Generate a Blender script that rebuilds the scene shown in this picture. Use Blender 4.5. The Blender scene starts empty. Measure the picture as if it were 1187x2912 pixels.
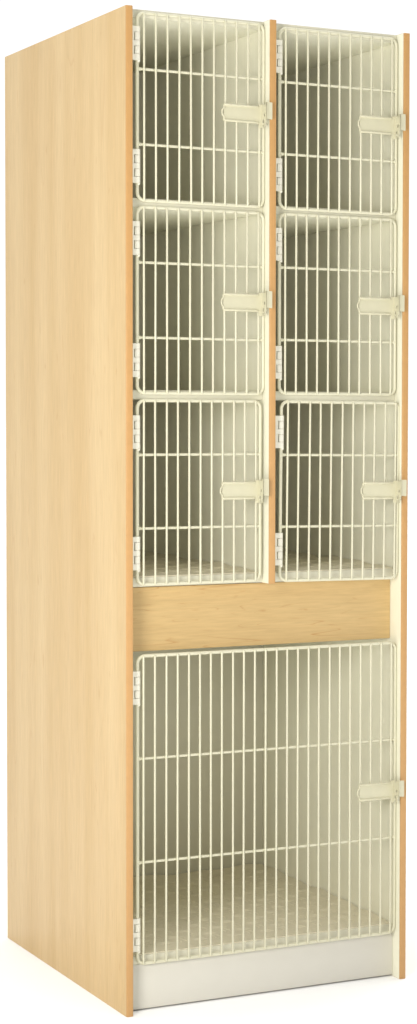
import bpy, bmesh, math, random
from mathutils import Vector, Matrix
random.seed(7)
S = bpy.context.scene
COL = S.collection

# ------------------------------------------------------------------ camera
W, D, H, T = 0.6732, 0.7992, 2.1340, 0.0148      # cabinet size and panel thickness (m)
yaw, pitch, roll = 0.51395, -0.041965, 0.005442
F = Vector((math.sin(yaw)*math.cos(pitch), math.cos(yaw)*math.cos(pitch), math.sin(pitch)))
R = Vector((math.cos(yaw), -math.sin(yaw), 0)); U = R.cross(F)
R2 = math.cos(roll)*R + math.sin(roll)*U; U2 = -math.sin(roll)*R + math.cos(roll)*U
cam = bpy.data.cameras.new('camera'); co = bpy.data.objects.new('camera', cam); COL.objects.link(co)
M = Matrix((R2, U2, -F)).transposed().to_4x4(); M.translation = Vector((-1.68366, -4.35113, 1.29755))
co.matrix_world = M
cam.sensor_fit = 'VERTICAL'; cam.sensor_height = 36; cam.sensor_width = 36
cam.lens = 77.22; cam.shift_x = -0.2323; cam.shift_y = -0.0114; cam.clip_end = 500
S.camera = co

# ------------------------------------------------------------------ light
world = bpy.data.worlds.new('World'); S.world = world; world.use_nodes = True
wt = world.node_tree; bg = wt.nodes['Background']; bg.inputs[0].default_value = (1, 1, 1, 1)
# studio surroundings: a white backdrop behind the cabinet, a dimmer room on the viewer's side, and a bright zenith added to keep the floor white
tc = wt.nodes.new('ShaderNodeTexCoord')
def wdot(v):
    n = wt.nodes.new('ShaderNodeVectorMath'); n.operation = 'DOT_PRODUCT'; wt.links.new(tc.outputs['Generated'], n.inputs[0]); n.inputs[1].default_value = v; return n.outputs['Value']
def wstep(src, lo, hi, val):
    n = wt.nodes.new('ShaderNodeMapRange'); n.interpolation_type = 'SMOOTHSTEP'; wt.links.new(src, n.inputs[0])
    for i, x in zip((1, 2, 3, 4), (lo, hi, 0.0, val)): n.inputs[i].default_value = x
    return n.outputs[0]
def wadd(x, y):
    n = wt.nodes.new('ShaderNodeMath'); n.operation = 'ADD'
    for i, q in enumerate((x, y)):
        if isinstance(q, float): n.inputs[i].default_value = q
        else: wt.links.new(q, n.inputs[i])
    return n.outputs[0]
ROOM, ZENITH = 0.05, 2.05
wt.links.new(wadd(wadd(wstep(wdot((0.49, 0.87, 0)), -0.25, 0.35, 1.06-ROOM), ROOM), wstep(wdot((0, 0, 1)), 0.72, 0.86, ZENITH)), bg.inputs[1])
def area(name, loc, target, size, power, colour=(1, 1, 1)):
    l = bpy.data.lights.new(name, 'AREA'); l.shape = 'RECTANGLE'; l.size, l.size_y = size; l.energy = power; l.color = colour
    o = bpy.data.objects.new(name, l); COL.objects.link(o); o.location = loc
    o.rotation_euler = (Vector(target) - Vector(loc)).to_track_quat('-Z', 'Y').to_euler()
    return o
area('softbox_key', (-2.05, -2.15, 1.5), (0.25, 0.1, 0.95), (1.0, 1.1), 67, (1, 0.98, 0.93))
area('added_fill', (-0.8, -3.5, 1.55), (0.4, 0.2, 0.7), (1.0, 1.0), 24, (1, 0.98, 0.94))  # unseen fill light added to brighten the depth of the compartments
S.view_settings.view_transform = 'Standard'; S.view_settings.look = 'None'
S.view_settings.exposure = 0; S.view_settings.gamma = 1; S.view_settings.use_curve_mapping = False

# ------------------------------------------------------------------ materials
def mat(name):
    m = bpy.data.materials.new(name); m.use_nodes = True
    nt = m.node_tree; return m, nt, nt.nodes['Principled BSDF']
def N(nt, typ, **kw):
    n = nt.nodes.new(typ)
    for k, v in kw.items(): setattr(n, k, v)
    return n
def setin(n, **kw):
    for k, v in kw.items(): n.inputs[k.replace('_', ' ')].default_value = v
def ramp(nt, src, stops):
    r = N(nt, 'ShaderNodeValToRGB'); nt.links.new(src, r.inputs[0])
    e = r.color_ramp.elements
    while len(e) < len(stops): e.new(0.5)
    for i, (p, c) in enumerate(stops): e[i].position = p; e[i].color = (*c, 1) if len(c) == 3 else c
    return r.outputs[0]
def mix(nt, fac, a, b, mode='MIX'):
    m = N(nt, 'ShaderNodeMix', data_type='RGBA', blend_type=mode)
    if isinstance(fac, float): m.inputs[0].default_value = fac
    else: nt.links.new(fac, m.inputs[0])
    for i, s in ((6, a), (7, b)):
        if isinstance(s, tuple): m.inputs[i].default_value = (*s, 1)
        else: nt.links.new(s, m.inputs[i])
    return m.outputs[2]
def wood(name, base, dark, line, grain, lines=0.5, rough=0.38):
    """maple laminate; grain = 'z' (upright) or 'x' (lying)"""
    m, nt, p = mat(name)
    tc = N(nt, 'ShaderNodeTexCoord'); mp = N(nt, 'ShaderNodeMapping'); nt.links.new(tc.outputs['Object'], mp.inputs[0])
    mp.inputs['Scale'].default_value = (1, 1, 0.06) if grain == 'z' else (0.075, 1, 1)
    def noise(scale, detail, dist=0.0, off=0.0):
        mq = N(nt, 'ShaderNodeMapping'); mq.inputs['Location'].default_value = (off, off*1.3 + (0.8 if grain == 'x' else 0), off*0.7); nt.links.new(mp.outputs[0], mq.inputs[0])
        n = N(nt, 'ShaderNodeTexNoise'); setin(n, Scale=scale, Detail=detail, Roughness=0.6, Distortion=dist); nt.links.new(mq.outputs[0], n.inputs[0]); return n.outputs[0]
    c = ramp(nt, noise(9, 3), [(0.32, dark), (0.68, base)])
    fine = ramp(nt, noise(210, 3, 0, 3), [(0.3, (0.90, 0.89, 0.865)), (0.7, (1.04, 1.04, 1.04))])
    c = mix(nt, 1.0, c, fine, 'MULTIPLY')
    # growth lines: iso-contours of a stretched noise, so they close into cathedrals
    n2 = noise(9.5 if grain == 'x' else 11, 3.2 if grain == 'x' else 1.8, 0.5, 9)
    mul = N(nt, 'ShaderNodeMath', operation='MULTIPLY'); nt.links.new(n2, mul.inputs[0]); mul.inputs[1].default_value = 24 if grain == 'x' else 19
    fr = N(nt, 'ShaderNodeMath', operation='FRACT'); nt.links.new(mul.outputs[0], fr.inputs[0])
    ln = ramp(nt, fr.outputs[0], [(0.0, (0, 0, 0)), (0.42, (0, 0, 0)), (0.5, (1, 1, 1)), (0.53, (0.0, 0.0, 0.0))])
    brk = ramp(nt, noise(14, 2, 0, 21), [(0.42, (0.1, 0.1, 0.1)), (0.62, (1, 1, 1))])
    lm = mix(nt, 1.0, ln, brk, 'MULTIPLY')
    ls = N(nt, 'ShaderNodeMath', operation='MULTIPLY'); nt.links.new(lm, ls.inputs[0]); ls.inputs[1].default_value = lines
    c = mix(nt, ls.outputs[0], c, line)
    # short flecks
    mf = N(nt, 'ShaderNodeMapping'); nt.links.new(tc.outputs['Object'], mf.inputs[0]); mf.inputs['Scale'].default_value = (1, 1, 0.2) if grain == 'z' else (0.2, 1, 1)
    v = N(nt, 'ShaderNodeTexNoise'); setin(v, Scale=75, Detail=1.0, Distortion=0.6); nt.links.new(mf.outputs[0], v.inputs[0])
    fk = ramp(nt, v.outputs[0], [(0.70, (0, 0, 0)), (0.77, (0.4, 0.4, 0.4))])
    c = mix(nt, fk, c, line)
    nt.links.new(c, p.inputs['Base Color']); setin(p, Roughness=rough); p.inputs['Specular IOR Level'].default_value = 0.35
    return m
def plain(name, col, rough=0.45, spec=0.4, mottle=0.03, scale=40, bump=0.0, bscale=300):
    m, nt, p = mat(name)
    tc = N(nt, 'ShaderNodeTexCoord'); n = N(nt, 'ShaderNodeTexNoise'); setin(n, Scale=scale, Detail=4); nt.links.new(tc.outputs['Object'], n.inputs[0])
    lo = tuple(c*(1-mottle) for c in col); hi = tuple(min(1, c*(1+mottle)) for c in col)
    nt.links.new(ramp(nt, n.outputs[0], [(0.3, lo), (0.7, hi)]), p.inputs['Base Color'])
    setin(p, Roughness=rough); p.inputs['Specular IOR Level'].default_value = spec
    if bump:
        b = N(nt, 'ShaderNodeBump'); b.inputs['Strength'].default_value = bump; b.inputs['Distance'].default_value = 0.001
        n2 = N(nt, 'ShaderNodeTexNoise'); setin(n2, Scale=bscale, Detail=3); nt.links.new(tc.outputs['Object'], n2.inputs[0])
        nt.links.new(n2.outputs[0], b.inputs['Height']); nt.links.new(b.outputs[0], p.inputs['Normal'])
    return m
M_SIDE = wood('maple_laminate_upright', (0.66, 0.48, 0.235), (0.58, 0.39, 0.16), (0.50, 0.28, 0.10), 'z', 0.35)
M_RAIL = wood('maple_laminate_lying', (0.59, 0.42, 0.195), (0.545, 0.375, 0.165), (0.42, 0.215, 0.06), 'x', 0.75)
M_BAND = plain('maple_edge_band', (0.53, 0.30, 0.115), 0.35, 0.4, 0.03, 60)
M_WHITE = plain('white_melamine', (0.88, 0.86, 0.70), 0.42, 0.35, 0.008, 25, 0.10, 500)
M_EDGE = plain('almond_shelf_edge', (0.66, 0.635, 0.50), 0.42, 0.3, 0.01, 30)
M_KICK = plain('white_laminate_shaded', (0.66, 0.635, 0.56), 0.45, 0.3, 0.008, 25)  # white darkened in the colour for the weaker light on the front face
M_COAT = plain('cream_powder_coat', (0.65, 0.625, 0.465), 0.35, 0.45, 0.02, 60, 0.06, 400)
M_LATCH = plain('cream_coated_steel', (0.60, 0.57, 0.405), 0.32, 0.5, 0.02, 60)
M_HINGE = plain('pale_cream_enamel', (0.78, 0.75, 0.63), 0.35, 0.4, 0.02, 60)
M_MAT = plain('beige_vinyl_mat', (0.74, 0.68, 0.52), 0.5, 0.3, 0.04, 120, 0.2, 250)
M_FLOOR = plain('white_studio_floor', (0.95, 0.95, 0.95), 0.8, 0.0, 0.0, 3)

# ------------------------------------------------------------------ mesh helpers
def link(name, bm, mats, parent=None, loc=(0, 0, 0), smooth=True):
    me = bpy.data.meshes.new(name); bm.to_mesh(me); bm.free()
    for m in (mats if isinstance(mats, (list, tuple)) else [mats]): me.materials.append(m)
    if smooth:
        for f in me.polygons: f.use_smooth = True
        try: me.set_sharp_from_angle(angle=math.radians(40))
        except Exception: pass
    o = bpy.data.objects.new(name, me); COL.objects.link(o); o.location = loc
    if parent: o.parent = parent
    return o
def box(bm, a, b, bev=0.0, seg=2):
    t = bmesh.new(); bmesh.ops.create_cube(t, size=1)
    a, b = Vector(a), Vector(b)
    for v in t.verts: v.co = Vector([(a[i]+b[i])/2 + v.co[i]*(b[i]-a[i]) for i in range(3)])
    if bev: bmesh.ops.bevel(t, geom=t.edges[:], offset=bev, segments=seg, affect='EDGES', profile=0.5)
    merge(bm, t)
def merge(bm, t):
    me = bpy.data.meshes.new('tmp'); t.to_mesh(me); t.free(); bm.from_mesh(me); bpy.data.meshes.remove(me)
def tube(bm, pts, r, seg=10, closed=False, cap=True):
    pts = [Vector(p) for p in pts]; n = len(pts); rings = []
    for i, p in enumerate(pts):
        if closed: d = (pts[(i+1) % n] - pts[i-1]).normalized()
        else: d = (pts[min(i+1, n-1)] - pts[max(i-1, 0)]).normalized()
        ref = Vector((0, 1, 0)) if abs(d.y) < 0.9 else Vector((1, 0, 0))
        x = d.cross(ref).normalized(); y = x.cross(d)
        rr = r[i] if isinstance(r, (list, tuple)) else r
        rings.append([bm.verts.new(p + rr*(math.cos(a)*x + math.sin(a)*y)) for a in [2*math.pi*k/seg for k in range(seg)]])
    for i in range(n if closed else n-1):
        A, B = rings[i], rings[(i+1) % n]
        for k in range(seg): bm.faces.new((A[k], A[(k+1) % seg], B[(k+1) % seg], B[k]))
    if not closed and cap:
        bm.faces.new(rings[0][::-1]); bm.faces.new(rings[-1])
def rod(bm, a, b, r, seg=10):       # rod with rounded ends
    a, b = Vector(a), Vector(b); d = (b-a).normalized()
    pts = [a, a+d*r*0.35, a+d*r, b-d*r, b-d*r*0.35, b]; tube(bm, pts, [r*0.35, r*0.8, r, r, r*0.8, r*0.35], seg)
def plate(bm, poly, holes, thick, to3d):
    """flat sheet from a 2D outline with holes, extruded; to3d maps (s, t, depth) to a point"""
    t = bmesh.new(); edges = []
    for loop in [poly] + holes:
        vs = [t.verts.new((p[0], p[1], 0)) for p in loop]
        edges += [t.edges.new((vs[i], vs[(i+1) % len(vs)])) for i in range(len(vs))]
    bmesh.ops.triangle_fill(t, use_beauty=True, edges=edges)
    g = bmesh.ops.extrude_face_region(t, geom=t.faces[:])
    for v in g['geom']:
        if isinstance(v, bmesh.types.BMVert): v.co.z += thick
    for v in t.verts: v.co = Vector(to3d(*v.co))
    bmesh.ops.recalc_face_normals(t, faces=t.faces[:])
    merge(bm, t)

# ------------------------------------------------------------------ the floor
bm = bmesh.new(); bmesh.ops.create_grid(bm, x_segments=1, y_segments=1, size=120)
floor = link('floor', bm, M_FLOOR); floor['kind'] = 'structure'; floor['label'] = 'plain white studio floor under the cabinet'

# ------------------------------------------------------------------ the cabinet
BASE = Vector((W/2, D/2, 0))
cab = bpy.data.objects.new('storage_cabinet', None); COL.objects.link(cab); cab.location = BASE
cab['label'] = 'tall maple laminate storage cabinet with seven cream wire grille doors and a white interior'
cab['category'] = 'cabinet'
def part(name, bm, mats, loc=(0, 0, 0), parent=cab):
    return link(name, bm, mats, parent, Vector(loc) - (BASE if parent is cab else Vector()))
RC = 0.0358          # recess of shelf fronts
BK = 0.746           # inner face of the back
XD = 0.3303          # left face of the divider
XR = W - T           # inner face of right panel
def upright(name, x0, x1, z0, z1, y1, outer):
    """panel body, outer faces of maple where outer = -1 / +1, else white; edge banding in front"""
    bm = bmesh.new(); box(bm, (x0, 0.0032, z0), (x1, y1, z1), 0.0006, 1)
    bm.faces.ensure_lookup_table()
    for f in bm.faces:
        if f.normal.x*outer > 0.9: f.material_index = 1
        elif abs(f.normal.x) < 0.9: f.material_index = 2
    p = part(name, bm, [M_WHITE, M_SIDE, M_BAND])
    bm = bmesh.new(); box(bm, (x0, 0.0, z0), (x1, 0.0034, z1), 0.0016, 3)
    return p, part('edge_banding', bm, M_BAND, parent=p)
sl, eb = upright('side_panel', 0, T, 0, H, D, -1)
upright('side_panel', XR, W, 0, H, D, 1)
upright('divider', XD, XD+T, 0.9122, H, BK, 0)
def board(name, x0, x1, y0, y1, z0, z1, m=M_WHITE, bev=0.0008):
    bm = bmesh.new(); box(bm, (x0, y0, z0), (x1, y1, z1), bev, 2)
    for f in bm.faces:
        if f.normal.y < -0.3: f.material_index = 1
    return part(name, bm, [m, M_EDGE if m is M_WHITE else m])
e = 0.0004
for x0, x1 in ((T+e, XD-e), (XD+T+e, XR-e)):
    board('top_board', x0, x1, RC, BK-e, 2.1160, 2.1336)
    board('shelf', x0, x1, RC, BK-e, 1.7185, 1.7380)
    board('shelf', x0, x1, RC, BK-e, 1.3132, 1.3324)
    board('shelf', x0, x1, RC, BK-e, 0.9132, 0.9330)
bm = bmesh.new(); box(bm, (T+e, 0.0543, 0.7731), (XR-0.0007, 0.0733, 0.9104), 0.0006, 1); part('front_rail', bm, M_RAIL)
board('inner_ceiling', T+e, XR-e, 0.0737, BK-e, 0.785, 0.804)
board('bottom_shelf', T+e, XR-e, RC, BK-e, 0.1010, 0.1195)
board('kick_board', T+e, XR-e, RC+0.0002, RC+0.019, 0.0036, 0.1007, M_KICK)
board('back_panel', T+e, XR-e, BK, BK+0.0065, 0.004, 2.133)

# ------------------------------------------------------------------ doors
YF = 0.0268; RF = 0.0038; RW = 0.00235; RB = 0.0030
def hinge(door, zc, xg):
    """five-knuckle butt hinge: local x = 0 is the frame wire centre; xg = distance to the panel face on the left"""
    Lh = 0.0720; k = [0.172, 0.235, 0.173, 0.225, 0.195]; z = zc + Lh/2; bm = bmesh.new()
    for i, fr in enumerate(k):
        h = Lh*fr; z1 = z; z0 = z - h; z = z0
        g = 0.0004
        # wrapped knuckle round the frame wire
        n = 14; rr = 0.0062
        t = bmesh.new(); bmesh.ops.create_cone(t, cap_ends=True, segments=20, radius1=rr, radius2=rr, depth=h-2*g, matrix=Matrix.Translation((0, 0, (z0+z1)/2)))
        merge(bm, t)
        if i % 2 == 0: box(bm, (-xg+0.0002, -0.0058, z0+g), (-0.002, -0.0036, z1-g), 0.0005, 1)
        else: box(bm, (-0.0068, -0.0056, z0+g), (-0.002, -0.0036, z1-g), 0.0004, 1); box(bm, (-0.0045, 0.0036, z0+g), (0.0042, 0.0058, z1-g), 0.0005, 1)
    # leaf screwed to the panel
    box(bm, (-xg+0.0002, -0.0058, zc-Lh/2+0.0004), (-xg+0.0020, 0.0200, zc+Lh/2-0.0004), 0.0004, 1)
    box(bm, (-xg+0.0021, -0.0046, zc-Lh/2+0.0004), (-0.0086, -0.0036, zc+Lh/2-0.0004), 0.0002, 1)
    # lower lip
    tube(bm, [(0.0015, -0.004, zc-Lh/2+0.001), (0.0015, -0.0035, zc-Lh/2-0.003)], [0.004, 0.0026], 10)
    return link('hinge', bm, M_HINGE, door)
def latch(door, x0, xe, zc):
    """pressed channel plate from x0 to xe, forward flange at xe, catch box beyond it (door-local coordinates)"""
    yp = -0.0105; hh = 0.0186; bm = bmesh.new()
    box(bm, (x0, yp-0.0012, zc-hh), (xe, yp+0.0006, zc+hh), 0.0004, 1)
    for s in (-1, 1):                      # rolled edges
        rod(bm, (x0, yp-0.0022, zc+s*(hh-0.0018)), (xe-0.0095, yp-0.0022, zc+s*(hh-0.0018)), 0.0027, 12)
        rod(bm, (x0+0.0005, yp-0.001, zc+s*(hh-0.0018)), (x0+0.0005, yp-0.001, zc+s*(hh-0.011)), 0.0024, 10)
    # finger loop round the wire at the free end
    pts = [(x0+0.001 - 0.0062*math.sin(a), yp-0.0035 - 0.0, zc + 0.0096*math.cos(a)) for a in [math.pi*i/14 for i in range(15)]]
    tube(bm, pts, 0.0017, 8)
    # end plate going down into a first leg
    plate(bm, [(xe-0.0085, zc+hh+0.0030), (xe-0.0085, zc-hh-0.0095), (xe-0.0008, zc-hh-0.0095), (xe+0.0, zc-0.008), (xe, zc+hh+0.0040)], [], 0.0016,
          lambda s, t, d: (s, yp-0.0014+d, t))
    # forward flange with hole, notch and second leg  (s = distance forward)
    hole = [(0.0150+0.0033*math.cos(a), zc-0.0005+0.0042*math.sin(a)) for a in [2*math.pi*i/14 for i in range(14)]]
    arc = [(0.0085+0.0040*math.cos(a), zc-0.0145+0.0050*math.sin(a)) for a in [math.pi*(1-i/8) for i in range(9)]]
    top = [(0, zc+hh+0.0040), (0.010, zc+hh+0.0034), (0.0135, zc+hh+0.0022), (0.0165, zc+hh+0.0030), (0.020, zc+hh+0.0066), (0.0292, zc+hh+0.0066)]
    out = top + [(0.0292, zc-0.0105), (0.020, zc-0.0112), (0.0185, zc-0.0205), (0.0185, zc-hh-0.0085), (0.0125, zc-hh-0.0085)] + arc[::-1] + [(0.0045, zc-hh-0.0085), (0, zc-hh-0.0085)]
    plate(bm, out, [hole], 0.0016, lambda s, t, d: (xe-0.0016+d, yp-0.0012-s, t))
    # catch box: front face and return
    yb = yp-0.0012-0.0275
    plate(bm, [(xe-0.0016, zc+hh+0.0066), (xe+0.0102, zc+hh+0.0064), (xe+0.0114, zc+hh+0.0054), (xe+0.0114, zc-0.0108), (xe+0.0102, zc-0.0118), (xe-0.0016, zc-0.0104)], [], 0.0016, lambda s, t, d: (s, yb+d, t))
    box(bm, (xe+0.0098, yb+0.0006, zc-0.0104), (xe+0.0111, yb+0.0135, zc+hh+0.0050), 0.0003, 1)
    # cross pin between the legs
    rod(bm, (xe-0.004, yp-0.010, zc-hh-0.001), (xe+0.006, yp-0.010, zc-hh-0.001), 0.0022, 10)
    return link('latch', bm, M_LATCH, door)
def wire_door(x, z0, z1, w, first, pitch, n, rods, hinges, xg, lx, lz, open_deg=0.0, tilt=0.0, jit=0.0):
    """frame ring (mesh) with grille, hinges and latch; local origin on the hinge-side frame wire at z0"""
    bm = bmesh.new(); rc = 0.0165; h = z1 - z0; pts = []
    for cx, cz, a0 in ((w-rc, rc, -90), (w-rc, h-rc, 0), (rc, h-rc, 90), (rc, rc, 180)):
        for i in range(9):
            a = math.radians(a0 + 90*i/8); pts.append((cx + rc*math.cos(a), 0, cz + rc*math.sin(a)))
    tube(bm, pts, RF, 14, closed=True)
    d = part('wire_door', bm, M_COAT, (x, YF, z0))
    g = bmesh.new()
    for zr in rods:
        zl = zr - z0
        tube(g, [(0.002, 0, zl), (0.006, 0, zl), (0.010, 0, zl), (w-0.010, 0, zl), (w-0.006, 0, zl), (w-0.002, 0, zl)], [0.0050, 0.0038, RB, RB, 0.0034, 0.0038], 10)
    yw = -(RF+RW-0.0012)
    for i in range(n):
        xx = first - x + pitch*i; o1 = random.uniform(-jit, jit); o2 = random.uniform(-jit, jit); b = random.uniform(-jit, jit)
        rod(g, (xx+o1, yw, -0.0012+random.uniform(-.0008, .0008)), (xx+o2, yw, h+0.0012+random.uniform(-.0008, .0008)), RW, 9)
    link('bar_grille', g, M_COAT, d)
    for zh in hinges: hinge(d, zh - z0, xg)
    latch(d, lx - x, w - 0.0075, lz - z0)
    d.rotation_euler = (0, tilt, -math.radians(open_deg))
    return d
J = 0.0006
wire_door(0.0350, 1.7325, 2.1252, 0.2908, 0.0488, 0.02650, 11, (2.0078, 1.8501), (2.0602, 1.8034), 0.0350-T, 0.2279, 1.9290, jit=J)
wire_door(0.3652, 1.7318, 2.1222, 0.2872, 0.3780, 0.02620, 11, (2.0062, 1.8498), (2.0600, 1.8038), 0.3652-XD-T, 0.5556, 1.9265, jit=J)
wire_door(0.0347, 1.3262, 1.7185, 0.2917, 0.0474, 0.02650, 11, (1.6020, 1.4434), (1.6523, 1.3952), 0.0347-T, 0.2268, 1.5232, jit=J)
wire_door(0.3655, 1.3275, 1.7195, 0.2862, 0.3770, 0.02620, 11, (1.6030, 1.4450), (1.6530, 1.3957), 0.3655-XD-T, 0.5556, 1.5242, jit=J)
wire_door(0.0347, 0.9190, 1.3103, 0.2850, 0.0474, 0.02600, 11, (1.1950, 1.0382), (1.2431, 0.9856), 0.0347-T, 0.2251, 1.1165, jit=J)
wire_door(0.3678, 0.9165, 1.3103, 0.2858, 0.3815, 0.02640, 11, (1.1930, 1.0350), (1.2434, 0.9859), 0.3678-XD-T, 0.5620, 1.1137, open_deg=2.0, tilt=0.008, jit=J)
wire_door(0.0348, 0.1045, 0.7660, 0.6195, 0.0468, 0.02587, 24, (0.5460, 0.3228), (0.6988, 0.1681), 0.0348-T, 0.5584, 0.4325, open_deg=0.4, jit=J)

# ------------------------------------------------------------------ floor mats lying in the compartments
def mat_sheet(x0, x1, z, label):
    y0, y1 = RC + 0.004, BK - 0.004
    w, dpt = x1-x0, y1-y0; cx, cy = (x0+x1)/2, (y0+y1)/2
    nx, ny = int(w/0.008), int(dpt/0.008); ph = random.uniform(0, 9)
    def zz(x, y):
        q = 0.0
        for dd, s in ((w/2 - abs(x), y*1.0), (dpt/2 - y, x*1.0)):
            lift = 0.5+0.5*math.sin(s*34+ph)*math.sin(s*13+1.7*ph)
            q = max(q, (0.0075*lift+0.002)*math.exp(-dd/0.018))
        return q*min(1, (y+dpt/2)/0.12)
    bm = bmesh.new(); g = []
    for lay in (0.0024, 0.0003):
        g.append([[bm.verts.new((-w/2+w*i/nx, -dpt/2+dpt*j/ny, lay+zz(-w/2+w*i/nx, -dpt/2+dpt*j/ny))) for i in range(nx+1)] for j in range(ny+1)])
    for k in (0, 1):
        for j in range(ny):
            for i in range(nx):
                f = [g[k][j][i], g[k][j][i+1], g[k][j+1][i+1], g[k][j+1][i]]; bm.faces.new(f if k == 0 else f[::-1])
    for j in range(ny):
        for i in (0, nx): bm.faces.new((g[0][j][i], g[0][j+1][i], g[1][j+1][i], g[1][j][i]))
    for i in range(nx):
        for j in (0, ny): bm.faces.new((g[0][j][i], g[0][j][i+1], g[1][j][i+1], g[1][j][i]))
    bmesh.ops.recalc_face_normals(bm, faces=bm.faces[:])
    # raised crescent ridges
    c = 0.041
    for a in range(int(w/c)):
        for b in range(int((dpt-0.03)/c)):
            ox, oy = -w/2+c*(a+0.75), -dpt/2+0.045+c*(b+0.5)
            if ox > w/2-0.03 or oy > dpt/2-0.03: continue
            rot = 0 if (a+b) % 2 == 0 else math.pi/2
            for r in (0.030, 0.042):
                prev = None
                for i in range(8):
                    t = math.radians(-40 + 80*i/7) ; hgt = 0.0012*math.sin(math.pi*(i+0.4)/7.8)
                    px, py = r*math.sin(t), 0.052 - r*math.cos(t) - 0.018
                    rx, ry = px*math.cos(rot)-py*math.sin(rot), px*math.sin(rot)+py*math.cos(rot)
                    tx, ty = math.cos(t), math.sin(t)
                    nxn, nyn = -ty, tx
                    sx, sy = nxn*math.cos(rot)-nyn*math.sin(rot), nxn*math.sin(rot)+nyn*math.cos(rot)
                    X, Y = ox+rx, oy+ry
                    Z = 0.0022+zz(max(-w/2, min(w/2, X)), max(-dpt/2, min(dpt/2, Y)))
                    ring = [bm.verts.new((X-sx*0.0014, Y-sy*0.0014, Z)), bm.verts.new((X, Y, Z+hgt)), bm.verts.new((X+sx*0.0014, Y+sy*0.0014, Z))]
                    if prev:
                        for q in (0, 1): bm.faces.new((prev[q], ring[q], ring[q+1], prev[q+1]))
                    prev = ring
    o = link('floor_mat', bm, M_MAT, None, (cx, cy, z))
    o['label'] = label; o['category'] = 'mat'; o['group'] = 'beige mats lying in the cabinet compartments'
    return o
mat_sheet(T+0.003, XR-0.003, 0.1196, 'large wide beige ridged mat on the floor of the big bottom compartment')
mat_sheet(T+0.003, XD-0.003, 0.9331, 'small beige ridged mat just above the left half of the wooden rail')
mat_sheet(XD+T+0.003, XR-0.003, 0.9331, 'small beige ridged mat just above the right half of the wooden rail')
